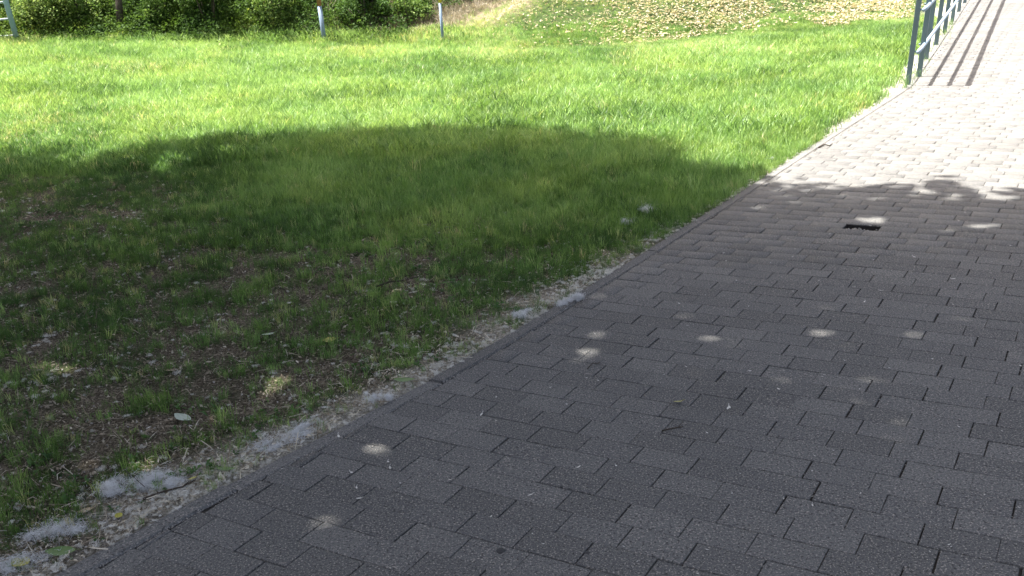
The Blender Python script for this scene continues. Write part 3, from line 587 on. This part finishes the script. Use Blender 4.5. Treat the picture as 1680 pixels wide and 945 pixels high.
qx, qy = qx[ok], qy[ok]; n_l = len(qx)
a_, b_q = ab(qx, qy); gz = np.where(b_q > bk(a_)-KW, 0, zt(qx, qy))
cx, cy = -1.5, 3.0; rr_ = np.hypot((qx-cx)/8.5, (qy-cy)/9.0)
hh = 5.2+1.4*vnoise(qx, qy, 1.6, 83)+RNG.beta(1.2, 1.6, n_l)*4.2*np.sqrt(np.clip(1.15-rr_**2, .06, 1))
C_ = np.stack([qx, qy, gz], 1)+SD*(hh/SD[2])[:, None]
tree = bpy.data.objects.new('poplar_tree', None); COL.objects.link(tree); tb = (-5.6, 2.2, float(zt(-5.6, 2.2))); tree.location = tb
tree['label'] = 'broad tree beside the path whose dense crown shades the near lawn and paving'; tree['category'] = 'tree'
cr = obj('crown', leafmesh('crown', C_-np.array(tb), np.full(n_l, .165), M_LEAF, 5, 1.4), tree)
ends = [C_[i]-np.array(tb) for i in RNG.integers(0, n_l, 26)]
v, f = limbs((0, 0, 0), (1.2, .9, 6.2), ends, .30, 2); obj('trunk', newmesh('trunk', v, f, M_BARK, True), tree)
# ------------------------------------------------------------------ bank: ivy, shrubs, trees
def leafcluster(seed, n, rad, ls, m):
    r = np.random.default_rng(seed); C = r.normal(0, 1, (n, 3))*[rad, rad, rad*.6]; C[:, 2] += rad*.6; nrm = r.normal(0, 1, (n, 3)); nrm[:, 1] -= .6; nrm[:, 2] = abs(nrm[:, 2])+.4; nrm /= np.linalg.norm(nrm, axis=1)[:, None]
    d = np.cross(nrm, r.normal(0, 1, (n, 3))); d /= np.linalg.norm(d, axis=1)[:, None]; q = np.cross(nrm, d); l = (ls*r.uniform(.6, 1.3, n))[:, None]
    v = np.stack([C-d*l*.5, C+q*l*.38+nrm*l*.12, C+d*l*.5, C-q*l*.38+nrm*l*.12], 1).reshape(-1, 3); k = np.arange(n)*4
    return newmesh('leaf_cluster', v, np.concatenate([np.stack([k, k+1, k+2], 1), np.stack([k, k+2, k+3], 1)]), m)
IV = [leafcluster(i, 22, .065, .038, M_IVY) for i in range(4)]
def ivyd(X, Y, s): return sm(Y, 17.2, 17.5)*(1-sm(X, -2.1+.72*(Y-17.4), -1.3+.72*(Y-17.4)))*(1-.55*sm(X, -3.3, -2.2)*sm(vnoise(X, Y, .35, 91), .3, .6))*(.55+.45*vnoise(X, Y, .5, 92))
P, s = ground_pts(70000, -14, 1.5, 17.2, 24, ivyd)
m = len(P); hmp = vnoise(P[:, 0], P[:, 1], .7, 93); P[:, 2] += hmp*.35*RNG.random(m)*sm(P[:, 1], 17.3, 18)
tn = np.clip(.55*RNG.random(m)+.5*sm(vnoise(P[:, 0], P[:, 1], .9, 94), .55, .8)*RNG.random(m), 0, 1)
scatter('ivy', P, np.stack([RNG.normal(0, .3, m), RNG.normal(0, .3, m), RNG.uniform(0, 6.28, m)], 1), RNG.uniform(.6, 1.3, m), RNG.integers(0, 4, m), tn, IV, label='dense dark green ivy and undergrowth covering the bank behind the lawn', category='ivy')
DG = [clump(16, .03, .16, .004, 1.1, 50+i, M_LITTER) for i in range(2)]
P, s = ground_pts(9000, -4.2, 2, 17.3, 22, lambda X, Y, s: .8*sm(X, -3.6, -2.4)*(1-sm(X, -1.3+.72*(Y-17.4), -.7+.72*(Y-17.4))), .1)
m = len(P); scatter('dry_grass', P, np.stack([RNG.normal(0, .2, m), RNG.normal(0, .2, m), RNG.uniform(0, 6.28, m)], 1), RNG.uniform(.5, 1.1, m), RNG.integers(0, 2, m), RNG.uniform(.4, 1, m), DG, label='withered brown grass on the bare end of the bank', category='dry grass')
def shrub(px, py, wx, hz, n, label, tint):
    p = hit(px, py); x, y = p[0], p[1]+.25; z = float(zt(x, y)); r = np.random.default_rng(px)
    nb = 9; bc = np.stack([r.normal(0, wx*.35, nb), r.uniform(0, .5, nb), r.uniform(.12, hz*.8, nb)], 1); br = r.uniform(.14, .3, nb)*hz
    i = r.integers(0, nb, n); d = r.normal(0, 1, (n, 3)); d /= np.linalg.norm(d, axis=1)[:, None]; C = bc[i]+d*(br[i]*r.uniform(.55, 1.1, n)**.6)[:, None]; C[:, 2] = np.maximum(C[:, 2], .02)
    o = bpy.data.objects.new('shrub', None); COL.objects.link(o); o.location = (x, y, z); o['label'] = label; o['category'] = 'shrub'; o['group'] = 'shrubs at the foot of the bank'
    obj('foliage', leafmesh('foliage', C, np.full(n, .045), M_SHRUB, px, .3, tint), o)
    v, f = merge([tube([(c[0]*.2, c[1]*.2, -.1), (c[0]*.6, c[1]*.6, c[2]*.5), tuple(c)], [.018, .012, .005], 5) for c in bc]); obj('stem', newmesh('stem', v, f, M_TWIG, True), o)
shrub(70, 62, .55, 1.3, 6500, 'yellow green leafy shrub right behind the climbing frame', .85)
shrub(128, 66, .4, .9, 4200, 'light green shrub between the climbing frame and the dark trunk', .75)
shrub(260, 66, .5, .9, 4200, 'bright leaved shrub right of the dark trunk', .6)
shrub(345, 66, .6, 1.2, 5200, 'dark green shrub midway between dark trunk and rusty pole', .2)
shrub(445, 64, .5, 1.1, 5000, 'shrub with pale sunlit leaves left of the rusty pole', .7)
shrub(600, 60, .5, .9, 4000, 'dark leafy shrub just right of the rusty pole', .15)
shrub(672, 58, .35, .7, 2400, 'sparse olive shrub left of the thin yellow tipped pole', .7)
def banktree(px, py, dy, H, R, r0, label, n, seed):
    p = hit(px, py); x, y = float(p[0]), float(p[1])+dy; z = float(zt(x, y)); r = np.random.default_rng(seed)
    o = bpy.data.objects.new('bank_tree', None); COL.objects.link(o); o.location = (x, y, z); o['label'] = label; o['category'] = 'tree'; o['group'] = 'trees on the bank'
    nb = 26; d = r.normal(0, 1, (nb, 3)); d /= np.linalg.norm(d, axis=1)[:, None]; bc = d*r.uniform(.3, .95, (nb, 1))*[R, R*.8, R*.75]+[-.5, R*.75+1.3, H]; i = r.integers(0, nb, n)
    e = r.normal(0, 1, (n, 3)); e /= np.linalg.norm(e, axis=1)[:, None]; C = bc[i]+e*(R*.36*r.uniform(.2, 1, (n, 1))**.5)
    obj('crown', leafmesh('crown', C, np.full(n, .13), M_LEAF, seed), o); v, f = limbs((0, 0, 0), (-.2, R*.5+.9, H*.85), bc[:14], r0, seed); obj('trunk', newmesh('trunk', v, f, M_BARK, True), o)
banktree(193, 64, .12, 5.0, 2.3, .055, 'tree with slim dark trunk rising from the bank right of the climbing frame', 15000, 1)
banktree(325, 40, .8, 5.5, 2.6, .10, 'tree on the bank above the dark shrub', 15000, 2)
banktree(555, 30, .8, 5.2, 2.4, .11, 'tree on the bank behind the rusty pole', 14000, 3)
banktree(20, 35, 1.6, 6.0, 2.4, .12, 'tree on the bank behind the climbing frame', 9000, 4)
banktree(905, 2, 4.6, 5.2, 2.0, .12, 'tree standing on top of the mound above the fallen leaves', 9000, 6)
# thin weeds by the railing foot
P = []
for i in range(46):
    a_ = RNG.uniform(11.5, 17); X, Y = wp(a_, float(bk(a_))-.02-abs(RNG.normal(0, .09))); P.append((X, Y, float(ramp(a_))+.002))
m = len(P); scatter('kerb_weeds', P, np.stack([RNG.normal(0, .2, m), RNG.normal(0, .2, m), RNG.uniform(0, 6.28, m)], 1), RNG.uniform(.8, 1.6, m), RNG.integers(0, 4, m), RNG.uniform(.1, .6, m), CL[:4], label='thin weeds sprouting around the feet of the railing posts', category='weeds')
print('pavers', len(info), 'crown leaves', n_l, 'hole', h0)
